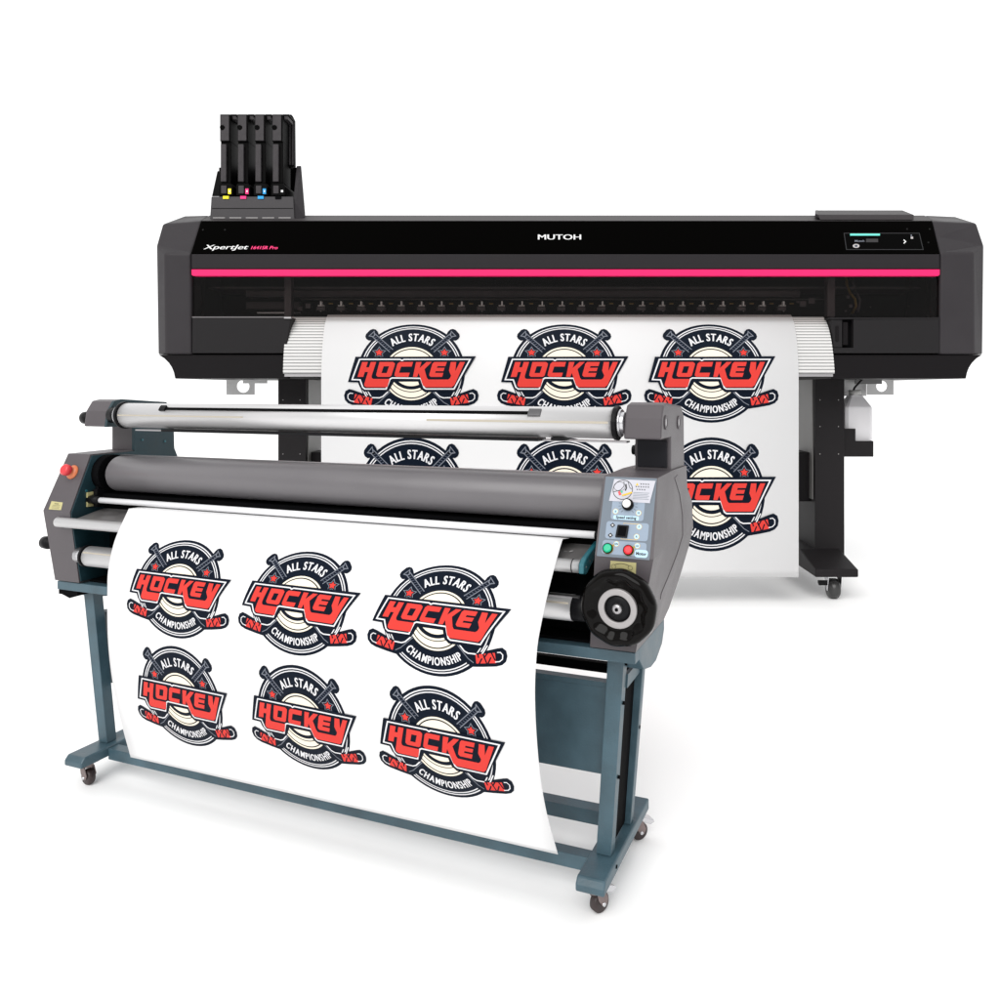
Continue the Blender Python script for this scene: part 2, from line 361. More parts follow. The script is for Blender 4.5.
# upper supply tube
b = MB(); c = (.11, 1.073)
b.cyl((.022, *c), (1.567, *c), .037, ALU, 64)
tube = b.build('supply_tube', lam)
b = MB(); b.cyl((-.041, *c), (-.004, *c), .024, BLK, 32); b.cyl((-.004, *c), (.008, *c), .033, CHROME, 32); b.ring((.009, *c), (1, 0, 0), .030, .041, .008, BLK, 32); b.cyl((.008, *c), (.0215, *c), .0298, CHROME, 32); b.build('chuck', tube)
b = MB(); b.cyl((1.567, *c), (1.577, *c), .041, BLK, 14, smooth=False); b.cyl((1.570, *c), (1.592, *c), .026, CHROME, 24); b.ring((1.578, *c), (1, 0, 0), .024, .033, .006, CHROME, 24); b.build('chuck', tube, .002)
def on(cc, r, deg): return (cc[0]-r*math.cos(math.radians(deg)), cc[1]+r*math.sin(math.radians(deg)))
def strip(mb, x0, x1, cc, r, d0, d1, m, th=.002, n=5):
    lp = []
    for i in range(n): lp.append(on(cc, r-.002, d0+(d1-d0)*i/(n-1)))
    hi = [on(cc, r+th, d0+(d1-d0)*i/(n-1)) for i in range(n)][::-1]
    mb.prism(lp+hi, lambda w, v: (x0, w, v), lambda w, v: (x1, w, v), m)
b = MB(); strip(b, .205, 1.362, c, .037, 30, 41, BLKM, .003); b.build('gripper_slot', tube)
b = MB(); strip(b, .188, .210, c, .037, 24, 50, BLK, .006); b.build('slot_clip', tube, .001)
b = MB(); strip(b, 1.360, 1.392, c, .037, 22, 52, M('clip_grey', (.09, .09, .095), .35, .3), .005); b.build('slot_clip', tube, .001)
b = MB(); strip(b, .024, .50, c, .037, -1, 5, TAN, .0006); strip(b, 1.085, 1.56, c, .037, -1, 7, TAN, .0006); b.build('measuring_tape', tube)
b = MB(); b.box(.19, 1.385, .080, .13, 1.0275, 1.0345, BLK); b.box(1.415, 1.45, .085, .12, 1.030, 1.037, BLK); b.build('under_strip', tube)  # flat black strips beneath the tube
b = MB(); b.box(.06, 1.595, .105, .135, 1.027, 1.031, ALUD); b.build('support_bar', lam)
# large silicone roller
c = (.092, .897)
b = MB(); b.lathe((.003, *c), (1, 0, 0), [(.030, 0), (.047, .004), (.053, .012), (.053, 1.549), (.048, 1.557)], RUB, 72); roller = b.build('pressure_roller', lam)
b = MB(); b.cyl((-.041, *c), (-.012, *c), .056, BLKM, 40); b.cyl((-.012, *c), (.004, *c), .026, BLK, 30); b.box(-.041, -.020, .04, .15, .80, .852, BLK); b.build('roller_bearing', roller)
b = MB(); b.box(-.03, 1.56, .135, .150, .80, .935, BLKM); b.box(-.03, 1.56, .1285, .146, .936, .950, ALUD); b.build('rear_plate', lam)
b = MB(); b.box(-.040, 1.558, .058, .080, .8165, .838, BLKM); b.box(-.040, 1.558, .0802, .1345, .782, .838, BLKM); b.build('nip_guard', lam)
b = MB(); b.cyl((.004, .030, .823), (1.545, .030, .823), .0085, WTUBE, 24); bar = b.build('guide_bar', lam)
b = MB(); b.cyl((-.041, .030, .823), (.005, .030, .823), .012, BLK, 20); b.cyl((1.544, .030, .823), (1.562, .030, .823), .010, BLK, 20); b.build('bar_end', bar)
b = MB(); b.box(-.041, -.036, .020, .052, .802, .845, YEL); b.cyl((-.041, .038, .826), (-.022, .038, .826), .011, BLK, 16); b.box(-.041, -.030, .050, .060, .80, .865, BLK); b.build('adjuster', lam, .001)
# feed tray with rounded nose
b = MB(); b.prism([(-.026, .7715), (.075, .792), (.075, .786), (-.026, .765)], lambda w, v: (-.035, w, v), lambda w, v: (1.530, w, v), TRAY)
tray = b.build('feed_tray', lam, .001)
b = MB(); b.cyl((-.092, -.032, .762), (1.530, -.032, .764), .0145, ALU, 32); b.build('tray_nose', tray)
b = MB(); b.ring((1.512, -.032, .764), (1, 0, 0), .0142, .0152, .002, BLK, 24); b.build('nose_seam', tray)
b = MB(); b.prism([(-.050, .752), (-.028, .747), (.060, .784), (.060, .804), (-.032, .783), (-.049, .773)], lambda w, v: (1.531, w, v), lambda w, v: (1.543, w, v), TEALB)
for w, v in ((-.032, .764), (-.007, .772)): b.cyl((1.531, w, v), (1.5445, w, v), .003, CHROME, 12)
b.build('tray_bracket', lam, .003)
A = Art()
for i in range(7): A.line([(1.39+i*.014, .015), (1.397+i*.014, .016)], .0011, WH, 0)
for i in range(5): A.line([(1.39+i*.014, -.02), (1.397+i*.014, -.019)], .0011, WH, 0)
A.line([(1.487, .015), (1.493, .022)], .002, WH, 0)
A.build('tray_scale', lambda x, y, o: Vector((x, y, .772+(y+.043)*.2034+.0004+o)), tray)
# lower take-up tube
c = (-.004, .664)
b = MB(); b.cyl((.004, *c), (1.505, *c), .029, ALU, 48); low = b.build('takeup_tube', lam)
b = MB(); strip(b, .006, 1.50, c, .029, 28, 36, TAN, .0006); strip(b, 1.44, 1.522, c, .029, 62, 75, ALUD, .003); b.build('measuring_tape', low)
b = MB(); b.cyl((-.041, *c), (.004, *c), .022, CHROME, 24); b.ring((-.008, *c), (1, 0, 0), .022, .032, .006, BLK, 24); b.cyl((1.505, *c), (1.548, *c), .028, BLK, 24); b.build('chuck', low)
b = MB(); b.box(-.0405, 1.548, .10, .112, .582, .79, BLKM); b.box(-.0405, 1.545, .03, .10, .578, .584, BLKM); b.build('lower_back_plate', lam)
# emergency stop, rating label
e_ = Vector((0, .067, .165)).normalized(); nf = Vector((0, -.165, .067)).normalized(); A0 = Vector((0, -.03, .792))
fp = lambda u, t, o=0: A0 + Vector((u, 0, 0)) + e_*(1.02*t-.0276) + nf*o
b = MB(); b.lathe(fp(-.091, .1454), nf, [(.0215, 0), (.0215, .003), (.017, .008), (.010, .010), (.010, .020)], ORANGE, 32); es = b.build('emergency_stop', lam)
b = MB(); b.lathe(fp(-.091, .1454), nf, [(.009, .012), (.0155, .015), (.0168, .020), (.0168, .030), (.012, .034)], RED, 32); b.build('mushroom_button', es)
A = Art(); A.poly([(-.1405+.005, .056), (-.087, .0545), (-.0837, .0322), (-.135, .0315)], YEL, 0)
A.text('MODEL', -.110, .0475, .0055, INK, 1)
for i in range(3): A.line([(-.125, .0445-.004*i), (-.093, .0445-.004*i)], .0007, INK, 1)
A.build('rating_label', lambda x, y, o: fp(x, y, o), lam)
# ---- control panel on the right housing
A = Art()
A.poly([(1.5665, .200), (1.6835, .200), (1.6835, .0245), (1.5665, .0245)], PANEL, 0)
def rr(x0, x1, y0, y1, r=.006):
    p = []
    for cx, cy, a in ((x1-r, y1-r, 0), (x0+r, y1-r, 90), (x0+r, y0+r, 180), (x1-r, y0+r, 270)):
        p += [(cx+r*math.cos(math.radians(a+i*22.5)), cy+r*math.sin(math.radians(a+i*22.5))) for i in range(5)]
    return p
A.poly(rr(1.5885, 1.6620, .1052, .1500), PANEL2, 1); A.poly(rr(1.5805, 1.6755, .0632, .1012), PANEL2, 1); A.poly(rr(1.5765, 1.6745, .0305, .0598), PANEL2, 1)
A.poly(rr(1.5945, 1.6520, .1060, .1150, .003), PANEL3, 2); A.text('Speed setting', 1.6232, .1081, .0085, INK, 3, .03)
A.poly(rr(1.6500, 1.6790, .0285, .0445, .006), PANEL3, 2); A.text('Motor', 1.6645, .0335, .0088, INK, 3, .04)
for x, y, t in ((1.5981, .1232, '0'), (1.6501, .1225, '10'), (1.6543, .0928, 'F'), (1.6509, .0715, 'R'), (1.6079, .0532, 'ON'), (1.6542, .0524, 'OFF')):
    A.poly(A.ell(x, y, .0062, .0060, 20), AMB, 2); A.poly(A.ell(x, y, .0054, .0052, 20), PANEL3, 3); A.text(t, x, y-.002, .0055 if len(t) < 3 else .004, INK, 4, .03)
for a in range(-50, 231, 20):
    c_, s_ = math.cos(math.radians(a)), math.sin(math.radians(a)); A.line([(1.6248+.0165*c_, .1386+.0165*s_), (1.6248+.0215*c_, .1386+.0215*s_)], .0007, INK, 3)
A.line([(1.6195, .0965), (1.6195, .0985), (1.6543, .0985), (1.6543, .0935)], .0008, AMB, 2); A.line([(1.617, .066), (1.617, .0645), (1.651, .0645), (1.651, .070)], .0008, AMB, 2)
A.line([(1.594, .046), (1.606, .052)], .004, YELR, 2); A.line([(1.640, .045), (1.652, .052)], .004, YELR, 2)
for x, y in ((1.5949, .0927), (1.5924, .0707)):
    A.poly([(x-.006, y), (x, y+.0055), (x+.006, y), (x, y-.0055)], INK, 3); A.poly(A.ell(x, y, .0018, .0018, 10), WH, 4)
A.poly(A.ell(1.5901, .042, .0125, .0115, 28), YELR, 2); A.poly(A.ell(1.6362, .0414, .0125, .0115, 28), YELR, 2)
# safety sticker
A.poly([(1.5871, .1950), (1.6818, .1946), (1.6738, .1450), (1.5805, .1454)], STICK, 4)
A.line([(1.6815, .1935), (1.6733, .1462)], .001, PANEL, 5)
cx, cy = 1.6092, .1715
A.poly(A.ell(cx, cy, .0228, .0222, 36), INK, 5, [A.ell(cx, cy, .0213, .0207, 36)[::-1]])
A.poly(A.ell(cx-.008, cy+.007, .0135, .0105, 24), INK, 5, [A.ell(cx-.008, cy+.007, .0127, .0097, 24)[::-1]])
A.line([(cx-.021, cy-.006), (cx-.005, cy-.001), (cx+.002, cy+.008), (cx+.001, cy+.019)], .0012, INK, 6)
A.line([(cx+.006, cy+.013), (cx+.008, cy+.004), (cx+.006, cy-.002)], .003, INK, 6); A.line([(cx+.010, cy+.019), (cx+.015, cy+.006), (cx+.020, cy+.002)], .0012, INK, 6)
A.line([(cx-.008, cy-.004), (cx-.004, cy-.012)], .0055, RED, 7); A.line([(cx-.004, cy-.003), (cx, cy-.006)], .004, GREEN, 7); A.line([(cx, cy-.013), (cx+.009, cy-.010), (cx+.022, cy-.005)], .0035, AMB, 8)
A.poly([(1.6375, .1825), (1.6440, .1825), (1.6408, .1885)], AMB, 5)
for j, row in enumerate(('XXXX', 'XXXXXX', 'XXXX')):
    for i in range(len(row)):
        x = 1.6480+.0055*i - (.0105 if j else 0) + (.003 if j == 2 else 0)
        A.line([(x, .1875-.0062*j), (x+.0028, .1850-.0062*j)], .0011, INK, 5); A.line([(x+.0005, .1848-.0062*j), (x+.003, .1872-.0062*j)], .0009, INK, 5)
for i in range(5): A.line([(1.634, .1665-.0034*i), (1.670-.003*(i % 2), .1665-.0034*i)], .0009, PANEL, 5)
A.build('control_panel', lambda x, y, o: fp(x, y, o), cheekR, off=.00025)
b = MB(); b.lathe(fp(1.6248, .1386), nf, [(.0132, .001), (.0132, .006), (.0115, .012), (.0093, .013)], GLOSSB, 28); kn = b.build('speed_knob', cheekR)
b = MB(); b.lathe(fp(1.6248, .1386), nf, [(.0093, .012), (.0090, .016), (.006, .0165)], WH, 28); b.build('knob_cap', kn)
b = MB(); b.loft([[fp(x, y, o) for x, y in ((1.6042, .0670), (1.6305, .0670), (1.6320, .0938), (1.6068, .0938))] for o in (.001, .005)], BLK); sw = b.build('rocker_switch', cheekR, .001)
b = MB(); b.loft([[fp(x, y, o) for x, y in ((1.6095, .0705), (1.6265, .0705), (1.6280, .0903), (1.6112, .0903))] for o in (.005, .0068)], BLKM); b.build('rocker', sw)
b = MB(); b.lathe(fp(1.5901, .042), nf, [(.0100, .001), (.0100, .005), (.0085, .0075), (.0060, .008)], GREEN, 28); b.ring(fp(1.5901, .042, .001), nf, .0096, .0112, .005, BLK, 28); b.build('start_button', cheekR)
b = MB(); b.lathe(fp(1.6362, .0414), nf, [(.0100, .001), (.0100, .005), (.0085, .0075), (.0060, .008)], REDB, 28); b.ring(fp(1.6362, .0414, .001), nf, .0096, .0112, .005, BLK, 28); b.build('stop_button', cheekR)
# yellow diagram label below the fold
q0 = Vector((0, .0, .58)); qe = Vector((0, -.03, .212)).normalized(); qn = Vector((0, -.212, -.03)).normalized()
fq = lambda u, t, o=0: q0 + Vector((u, 0, 0)) + qe*t + qn*o
A = Art(); A.poly([(1.5935, .170), (1.6515, .170), (1.6540, .2035), (1.5970, .2035)], YEL, 0)
for x in (1.6035, 1.6405):
    for y in (.1910, .1790): A.poly(A.ell(x, y, .0052, .0052, 20), INK, 1, [A.ell(x, y, .0044, .0044, 20)[::-1]])
A.line([(1.606+.032*i/8, .1955+.0035*math.sin(math.pi*i/8)) for i in range(9)], .0012, INK, 1)
A.build('diagram_label', lambda x, y, o: fq(x, y, o), cheekR)
# handwheel
hc = Vector((1.622, -.026, .690)); hd = Vector((0, -1, -.05)).normalized()
lob = lambda t, r: 1 + (.010*math.cos(10*t) if r > .065 else .045*math.cos(10*t+.6) if r > .050 else 0)
b = MB(); b.lathe(hc, hd, [(.030, 0), (.060, .002), (.078, .010), (.0835, .022), (.081, .036), (.072, .044), (.062, .040), (.055, .030), (.044, .030)], GLOSSB, 108, lob)
hw = b.build('handwheel', lam)
b = MB(); b.ring(hc+hd*.028, hd, .0290, .0425, .010, SILV, 56); b.build('dial_ring', hw, .0015)
b = MB(); b.lathe(hc, hd, [(.0290, .030), (.0285, .0335), (.015, .034)], BLK, 40); b.build('dial_face', hw)
b = MB(); b.lathe(hc, hd, [(.0120, .033), (.0110, .040), (.0080, .043), (.0045, .043)], ALUD, 32); b.lathe(hc, hd, [(.0040, .0425), (.0036, .0445)], BLKM, 16); b.build('hub', hw)
for i in range(9):
    pass
# ---- stand
b = MB(); b.box(-.142, 1.643, .004, .040, .552, .577, TEAL); b.build('top_rail', lam, .0015)
b = MB(); b.box(-.12, 1.575, .2505, .270, .434, .458, BLKM); b.build('rear_rail', lam)
for x0, x1 in ((-.142, -.10), (1.598, 1.6425)):
    b = MB(); b.prism([(.0402, .5765), (.285, .5765), (.285, .552), (.262, .522), (.20, .500), (.150, .500), (.085, .515), (.0402, .552)], lambda w, v: (x0, w, v), lambda w, v: (x1, w, v), TEAL)
    b.build('side_rail', lam, .0015)
def leg(x0t, x1t, x0b, x1b, w0, w1, vt, name='leg'):
    b = MB(); b.loft([[(x0b, w0, .094), (x1b, w0, .094), (x1b, w1, .094), (x0b, w1, .094)], [(x0t, w0, vt), (x1t, w0, vt), (x1t, w1, vt), (x0t, w1, vt)]], TEAL)
    b.build(name, lam, .0015)
leg(1.567, 1.605, 1.539, 1.574, .050, .083, .5515); leg(-.092, -.052, -.026, .009, .050, .083, .5515)
leg(1.582, 1.612, 1.552, 1.580, .195, .222, .492); leg(-.092, -.060, -.022, .006, .195, .222, .5515)
b = MB(); b.loft([[(1.562, .085, .10), (1.566, .085, .10), (1.566, .194, .10), (1.562, .194, .10)], [(1.590, .085, .50), (1.594, .085, .50), (1.594, .194, .50), (1.590, .194, .50)]], BLKM); b.build('leg_gap_sheet', lam)  # thin black sheet filling the gap between the right legs
b = MB(); b.loft([[(1.592, .084, .468), (1.603, .084, .468), (1.603, .194, .468), (1.592, .194, .468)], [(1.596, .084, .50), (1.605, .084, .50), (1.605, .194, .50), (1.596, .194, .50)]], TEAL); b.build('cross_piece', lam)
for x0, x1 in ((1.524, 1.590), (-.040, .030)):
    b = MB(); b.prism([(-.052, .064), (-.052, .080), (-.040, .093), (.340, .093), (.340, .064)], lambda w, v: (x0, w, v), lambda w, v: (x1, w, v), TEAL); ft = b.build('foot', lam, .004)
b = MB(); b.box(-.085, 1.552, .100, .104, .252, .455, TEAL); b.box(-.085, 1.552, .099, .125, .4553, .468, TEAL); b.build('modesty_panel', lam, .001)
b = MB(); b.box(.0302, 1.5238, .036, .070, .056, .088, TEAL); b.build('front_crossbar', lam, .0015)
b = MB(); b.box(.0302, 1.5238, .205, .245, .070, .105, TEAL); b.build('rear_crossbar', lam, .0015)
b = MB(); b.box(-.138, -.060, .006, .06, .538, .5515, BLKM); b.prism([(-.13, .538), (-.065, .538), (-.095, .528)], lambda u, v: (u, .008, v), lambda u, v: (u, .05, v), BLKM); b.build('corner_bracket', lam)
b = MB()
for w, v, u in ((.066, .53, 1.6065), (.066, .44, 1.6015), (.066, .27, 1.5905), (.208, .50, 1.6145), (.208, .33, 1.5995), (.04, .081, 1.5905)):
    b.cyl((u-.006, w, v), (u+.0012, w, v), .0042, BLKM, 12)
b.build('bolt', lam)
def caster(x, w, ang, brake=False):
    b = MB(); b.box(x-.024, x+.024, w-.024, w+.024, .0585, .0635, CAST); b.cyl((x, w, .050), (x, w, .0585), .019, CAST, 24)
    R = Matrix.Rotation(ang, 3, 'Z'); T = lambda a, q, z: Vector((x, w, 0)) + R @ Vector((a, q, z))
    for sg in (-1, 1):
        P = [(-.006, .052), (.016, .052), (.026, .030), (.020, .018), (.010, .018), (-.002, .034)]
        b.prism(P, lambda a, z: T(a, sg*.0125, z), lambda a, z: T(a, sg*.0155, z), CAST)
    c = b.build('caster', lam, .001)
    b = MB(); d = R @ Vector((0, 1, 0)); c0 = T(.012, 0, .0225)
    b.lathe(c0 - d*.0105, d, [(.008, 0), (.019, .0005), (.0225, .004), (.0225, .017), (.019, .0205), (.008, .021)], CASTW, 32); b.build('wheel', c)
    b = MB(); b.cyl(c0-d*.018, c0+d*.018, .004, CHROME, 12); b.build('axle', c)
    if brake:
        b = MB(); s_ = brake
        P = [(.020, .045), (.050, .030), (.055, .034), (.030, .058)]
        b.prism([(.012, .050), (.040, .036), (.052, .040), (.050, .047), (.020, .060)], lambda a, z: T(a, -.013, z), lambda a, z: T(a, .013, z), CHROME); b.build('brake_lever', c, .002)
caster(1.557, -.012, math.radians(60), 1); caster(1.562, .300, math.radians(45), 1)
caster(-.006, -.008, math.radians(-8)); caster(-.004, .300, math.radians(30))

# ---- printed vinyl hanging from the laminator
LV = [.116, .215, .339, .467, .604, .66, .737, .819]; LW = [-.025, -.053, -.082, -.098, -.100, -.097, -.076, -.030]
RV = [.128, .261, .375, .52, .615, .66, .732, .800, .823]; RW = [-.040, -.112, -.152, -.174, -.163, -.141, -.089, -.027, -.002]
def spl(xs, ys, x):
    n = len(xs)
    if x <= xs[0]: return ys[0]+(x-xs[0])*(ys[1]-ys[0])/(xs[1]-xs[0])
    if x >= xs[-1]: return ys[-1]+(x-xs[-1])*(ys[-1]-ys[-2])/(xs[-1]-xs[-2])
    i = max(j for j in range(n-1) if xs[j] <= x); h = xs[i+1]-xs[i]; t = (x-xs[i])/h
    sl = lambda j: (ys[min(j+1, n-1)]-ys[max(j-1, 0)])/(xs[min(j+1, n-1)]-xs[max(j-1, 0)])
    a, b_ = sl(i)*h, sl(i+1)*h
    return (2*t**3-3*t*t+1)*ys[i]+(t**3-2*t*t+t)*a+(-2*t**3+3*t*t)*ys[i+1]+(t**3-t*t)*b_
def sheet(u, v):
    k = (u-.19)/1.29; wl_ = spl(LV, LW, v); wr = spl(RV, RW, v); return (1-k)*wl_+k*wr
sh = empty('printed_vinyl_sheet', LO, LR, 'white vinyl sheet with six hockey badges curling down from the laminator rollers', 'printed sheet')
b = MB(); NU, NV = 24, 60; G = []; vv = lambda u, j: lerp(.116, .128, (u-.19)/1.29)*(1-j/NV) + .8165*j/NV
for j in range(NV+1):
    G.append([(u, sheet(u, vv(u, j)), vv(u, j)) for u in [.19+1.29*i/NU for i in range(NU+1)]])
for ry_, rz_ in ((.0, .8155), (.03, .8115), (.075, .8115)): G.append([(u, ry_, rz_) for u in [.19+1.29*i/NU for i in range(NU+1)]])
b.loft(G, PAPER, caps=False, smooth=True, closed=False)
bmesh.ops.remove_doubles(b.bm, verts=b.bm.verts, dist=1e-5)
o = b.build('sheet', sh); sm = o.modifiers.new('thick', 'SOLIDIFY'); sm.thickness = .0006; sm.offset = 0
def sheet_fn(cu, cv, R, Ry):
    # arc-length table around the badge centre
    tab = [(cv, 0.0)]; s_ = 0; v = cv
    up = []; dn = []
    for sg, out in ((1, up), (-1, dn)):
        v = cv; s_ = 0; out.append((0, cv))
        for i in range(120):
            v2 = v+sg*.002; s_ += math.hypot(.002, sheet(cu, v2)-sheet(cu, v)); v = v2; out.append((s_, v))
    def vof(s_):
        T = up if s_ >= 0 else dn; s_ = abs(s_)
        for (a, va), (c_, vc) in zip(T, T[1:]):
            if a <= s_ <= c_: return va+(vc-va)*(s_-a)/(c_-a)
        return T[-1][1]
    def fn(x, y, o):
        u = cu+x*R; v = vof(y*Ry); w = sheet(u, v)
        p = Vector((u, w, v)); dv = Vector((0, sheet(u, v+.002)-w, .002)); du = Vector((.002, sheet(u+.002, v)-w, 0))
        return p + du.cross(dv).normalized()*(o+.0006)
    return fn
for cu, cv, R in ((.453, .634, .147), (.848, .642, .144), (1.236, .648, .142), (.450, .344, .143), (.855, .357, .140), (1.241, .369, .1395)):
    Ry = R*(.86 if cv > .5 else 1); R1 = R*(1.065 if cv > .5 else 1.05)
    BADGE.build('hockey_badge', sheet_fn(cu, cv, R1, Ry), sh, off=.00022, cuts=CUTS)

# ================================================================ PRINTER  (at(px, py, depth): drawing units of its front elevation to metres)
def at(x, y, D): return Vector(((x-540)/800*D, D, HC+(390-y)/800*D))
PO = Vector((.17, 4.6, 0))
pr = empty('wide_format_printer', PO, 0, 'wide black large-format printer with pink stripe and grey end caps, standing behind the laminator', 'printer')
def pb(mb, name, parent=pr, bevel=0, **k): return mb.build(name, parent, bevel, off=PO, **k)
F0 = 4.30
X = lambda px, D=F0: (px-540)/800*D
Z = lambda py, D=F0: HC+(390-py)/800*D
def fbox(mb, x0, x1, y0, y1, D0, D1, m):   # front face given in elevation, extruded straight back
    return mb.box(X(x0, D0), X(x1, D0), D0, D1, Z(y1, D0), Z(y0, D0), m)
DP = 4.43
xl, xr = X(191), X(940)
# end caps
def cap(fr, side, top, back, skirt_in):
    b = MB()
    # each loop: bottom-outer, bottom-inner, top-inner, top-outer
    loops = []
    def L(bo, bi, ti, to): loops.append([bo, bi, ti, to])
    f_bo, f_bi, f_ti, f_to = fr; s_bo, s_to = side; t_i, t_o = top; k_i, k_o = back
    zb = Z(f_bo[1]); Xo = at(*s_bo, 4.37).x; inn = at(*f_bi, F0).x
    L(at(*f_bo, F0), at(*f_bi, F0), at(*f_ti, F0), at(*f_to, F0))
    tin = at(*t_i, DP); tout = at(*t_o, DP); kin = at(*k_i, 4.69); kout = at(*k_o, 4.69)
    fi = at(*f_ti, F0); q = (4.37-F0)/(DP-F0); ti = fi.lerp(tin, q)
    L(Vector((Xo, 4.37, zb)), Vector((inn, 4.37, zb)), ti, at(*s_to, 4.37))
    L(Vector((Xo, DP, zb)), Vector((inn, DP, zb)), tin, tout)
    L(Vector((Xo, 4.69, zb)), Vector((inn, 4.69, zb)), kin, kout)
    L(Vector((Xo*.98, 5.22, zb)), Vector((inn, 5.22, zb)), Vector((kin.x, 5.22, kin.z-.02)), Vector((kout.x, 5.22, kout.z-.03)))
    b.loft(loops, PB); return pb(b, 'end_cap', bevel=.012, seg=3)
cap([(166, 354), (191.4, 354), (190.6, 254), (165, 253)], [(158, 354), (156.3, 246)], [(201, 221), (162.5, 224)], [(209, 215.6), (183, 216.3)], 0)
cap([(974, 354), (939.6, 354), (940.4, 254), (973, 252)], [(982.8, 354), (984.2, 246)], [(932.4, 221), (976.6, 223.2)], [(925, 215.6), (957, 217)], 0)
# skirts under caps with concave corner
for xs, name in (((158.5, 175, 290), 'l'), ((982.3, 966, 831), 'r')):
    a, c_, e_x = xs
    P = [(a, 354.8)] + [(a+(c_-a)*(1-math.cos(t))**.9, 354.8+24*math.sin(t)) for t in [math.pi/2*i/8 for i in range(2, 9)]]
    P = [(a, 354.8), (a+(c_-a)*.35, 358.5), (a+(c_-a)*.62, 363), (a+(c_-a)*.80, 367.5), (a+(c_-a)*.92, 372.5), (c_, 378.6), (e_x, 378.6), (e_x, 354.8)]
    b = MB(); b.prism(P, lambda x, y: at(x, y, 4.315), lambda x, y: Vector((X(x, 4.315), 5.18, Z(y, 4.315))), PB2); pb(b, 'lower_skirt', bevel=.003)
# main body shell behind everything
b = MB(); b.box(xl+.002, xr-.002, 4.86, 5.20, Z(378, 4.86), Z(221, 4.86), INT)
b.box(xl+.002, xr-.002, 4.36, 5.15, Z(376, 4.36), Z(372, 4.36), PB2); pb(b, 'body_shell')
# sloped gloss cover
def slope(x, y, o=0):
    # x,y in elevation units on the sloped cover: y runs 221 (top, DP) .. 253 (bottom, F0)
    t = (253.5-y)/32.5; D = F0+(DP-F0)*t; p = at(x, y, D); n = Vector((0, -(at(0, 221, DP).z-at(0, 253.5, F0).z), DP-F0)).normalized()
    return p+n*o
b = MB(); b.loft([[slope(191.4, 253.5), slope(939.6, 253.5), slope(932, 221), slope(201.2, 221)], [slope(191.4, 253.5)+Vector((0, .02, -.004)), slope(939.6, 253.5)+Vector((0, .02, -.004)), slope(932, 221)+Vector((0, .02, -.01)), slope(201.2, 221)+Vector((0, .02, -.01))]], PGLOSS)
cover = pb(b, 'gloss_cover')
# top lid
b = MB(); b.loft([[at(201.2, 220.7, DP), at(932, 220.7, DP), at(932, 222.6, DP), at(201.2, 222.6, DP)], [at(209, 215.4, 4.69), at(925, 215.4, 4.69), at(925, 225, 4.69), at(209, 225, 4.69)],
    [Vector((at(209, 215, 4.69).x, 5.2, 2.16)), Vector((at(925, 215, 4.69).x, 5.2, 2.16)), Vector((at(925, 215, 4.69).x, 5.2, 1.9)), Vector((at(209, 215, 4.69).x, 5.2, 1.9))]], PTOP); pb(b, 'top_lid', bevel=.004)
# raised hatch at the right of the lid
b = MB(); b.loft([[at(820, 219.8, 4.44), at(914, 219.8, 4.44), at(914, 214.6, 4.46), at(818, 214.6, 4.46)], [at(822, 216, 4.75), at(905, 216, 4.75), at(903, 210.3, 4.75), at(816, 210.3, 4.75)]], PTOP)
b.loft([[at(815, 213.5, 4.47), at(818, 214.6, 4.455), at(818, 210, 4.76), at(815, 210.3, 4.77)], [at(815, 216, 4.47), at(820, 219.5, 4.455), at(820, 216, 4.76), at(815, 214, 4.77)]], PB); pb(b, 'top_hatch', bevel=.004)
# grey band, pink stripe
b = MB(); fbox(b, 191.6, 939.4, 254.2, 268.6, 4.296, 4.33, M('band_dark_grey', (.020, .018, .020), .45, spec=.12)); band = pb(b, 'grey_band', bevel=.002)
b = MB(); b.prism([(191.5, 269.4), (939.8, 269.4), (939.8, 274.6), (938.4, 275.8), (193, 275.8), (191.5, 274.6)], lambda x, y: at(x, y, 4.288), lambda x, y: Vector((X(x, 4.288), 4.33, Z(y, 4.288))), PINK); pb(b, 'pink_stripe', bevel=.0015)
# lower front panels
b = MB(); b.prism([(192, 317.4), (291.5, 317.4), (289, 330), (286, 353.2), (192, 353.2)], lambda x, y: at(x, y, 4.30), lambda x, y: Vector((X(x), 4.8, Z(y))), PBM); pb(b, 'front_panel', bevel=.004)
b = MB(); b.prism([(853.5, 319.5), (939.4, 317.6), (939.4, 353.2), (834, 353.2), (833, 347.8), (853.5, 347.8)], lambda x, y: at(x, y, 4.30), lambda x, y: Vector((X(x), 4.8, Z(y))), PBM)
b.prism([(829, 317.4), (939.4, 317.4), (939.4, 319.2), (830, 319.2)], lambda x, y: at(x, y, 4.297), lambda x, y: Vector((X(x), 4.8, Z(y))), PBM)
b.prism([(831, 319.3), (842.3, 319.3), (842.3, 347.6), (833.5, 347.6)], lambda x, y: at(x, y, 4.305), lambda x, y: Vector((X(x), 4.8, Z(y))), PBM); pb(b, 'front_panel', bevel=.003)
b = MB(); fbox(b, 842, 854, 319.2, 348, 4.34, 4.36, BLKM); pb(b, 'cover_latch')
b = MB(); fbox(b, 836, 839, 326, 341, 4.299, 4.306, PB2); fbox(b, 843, 848, 322, 345, 4.315, 4.34, PB2); pb(b, 'latch_tab', bevel=.002)
b = MB(); fbox(b, 192, 291, 316.7, 317.6, 4.298, 4.31, M('panel_edge_light', (.16, .15, .155), .4)); fbox(b, 284, 291, 317.0, 318.5, 4.292, 4.31, ALUD); pb(b, 'panel_edge')
# window
b = MB(); fbox(b, 191.8, 939.2, 276.2, 317.0, 4.322, 4.328, gl); pb(b, 'smoked_window')
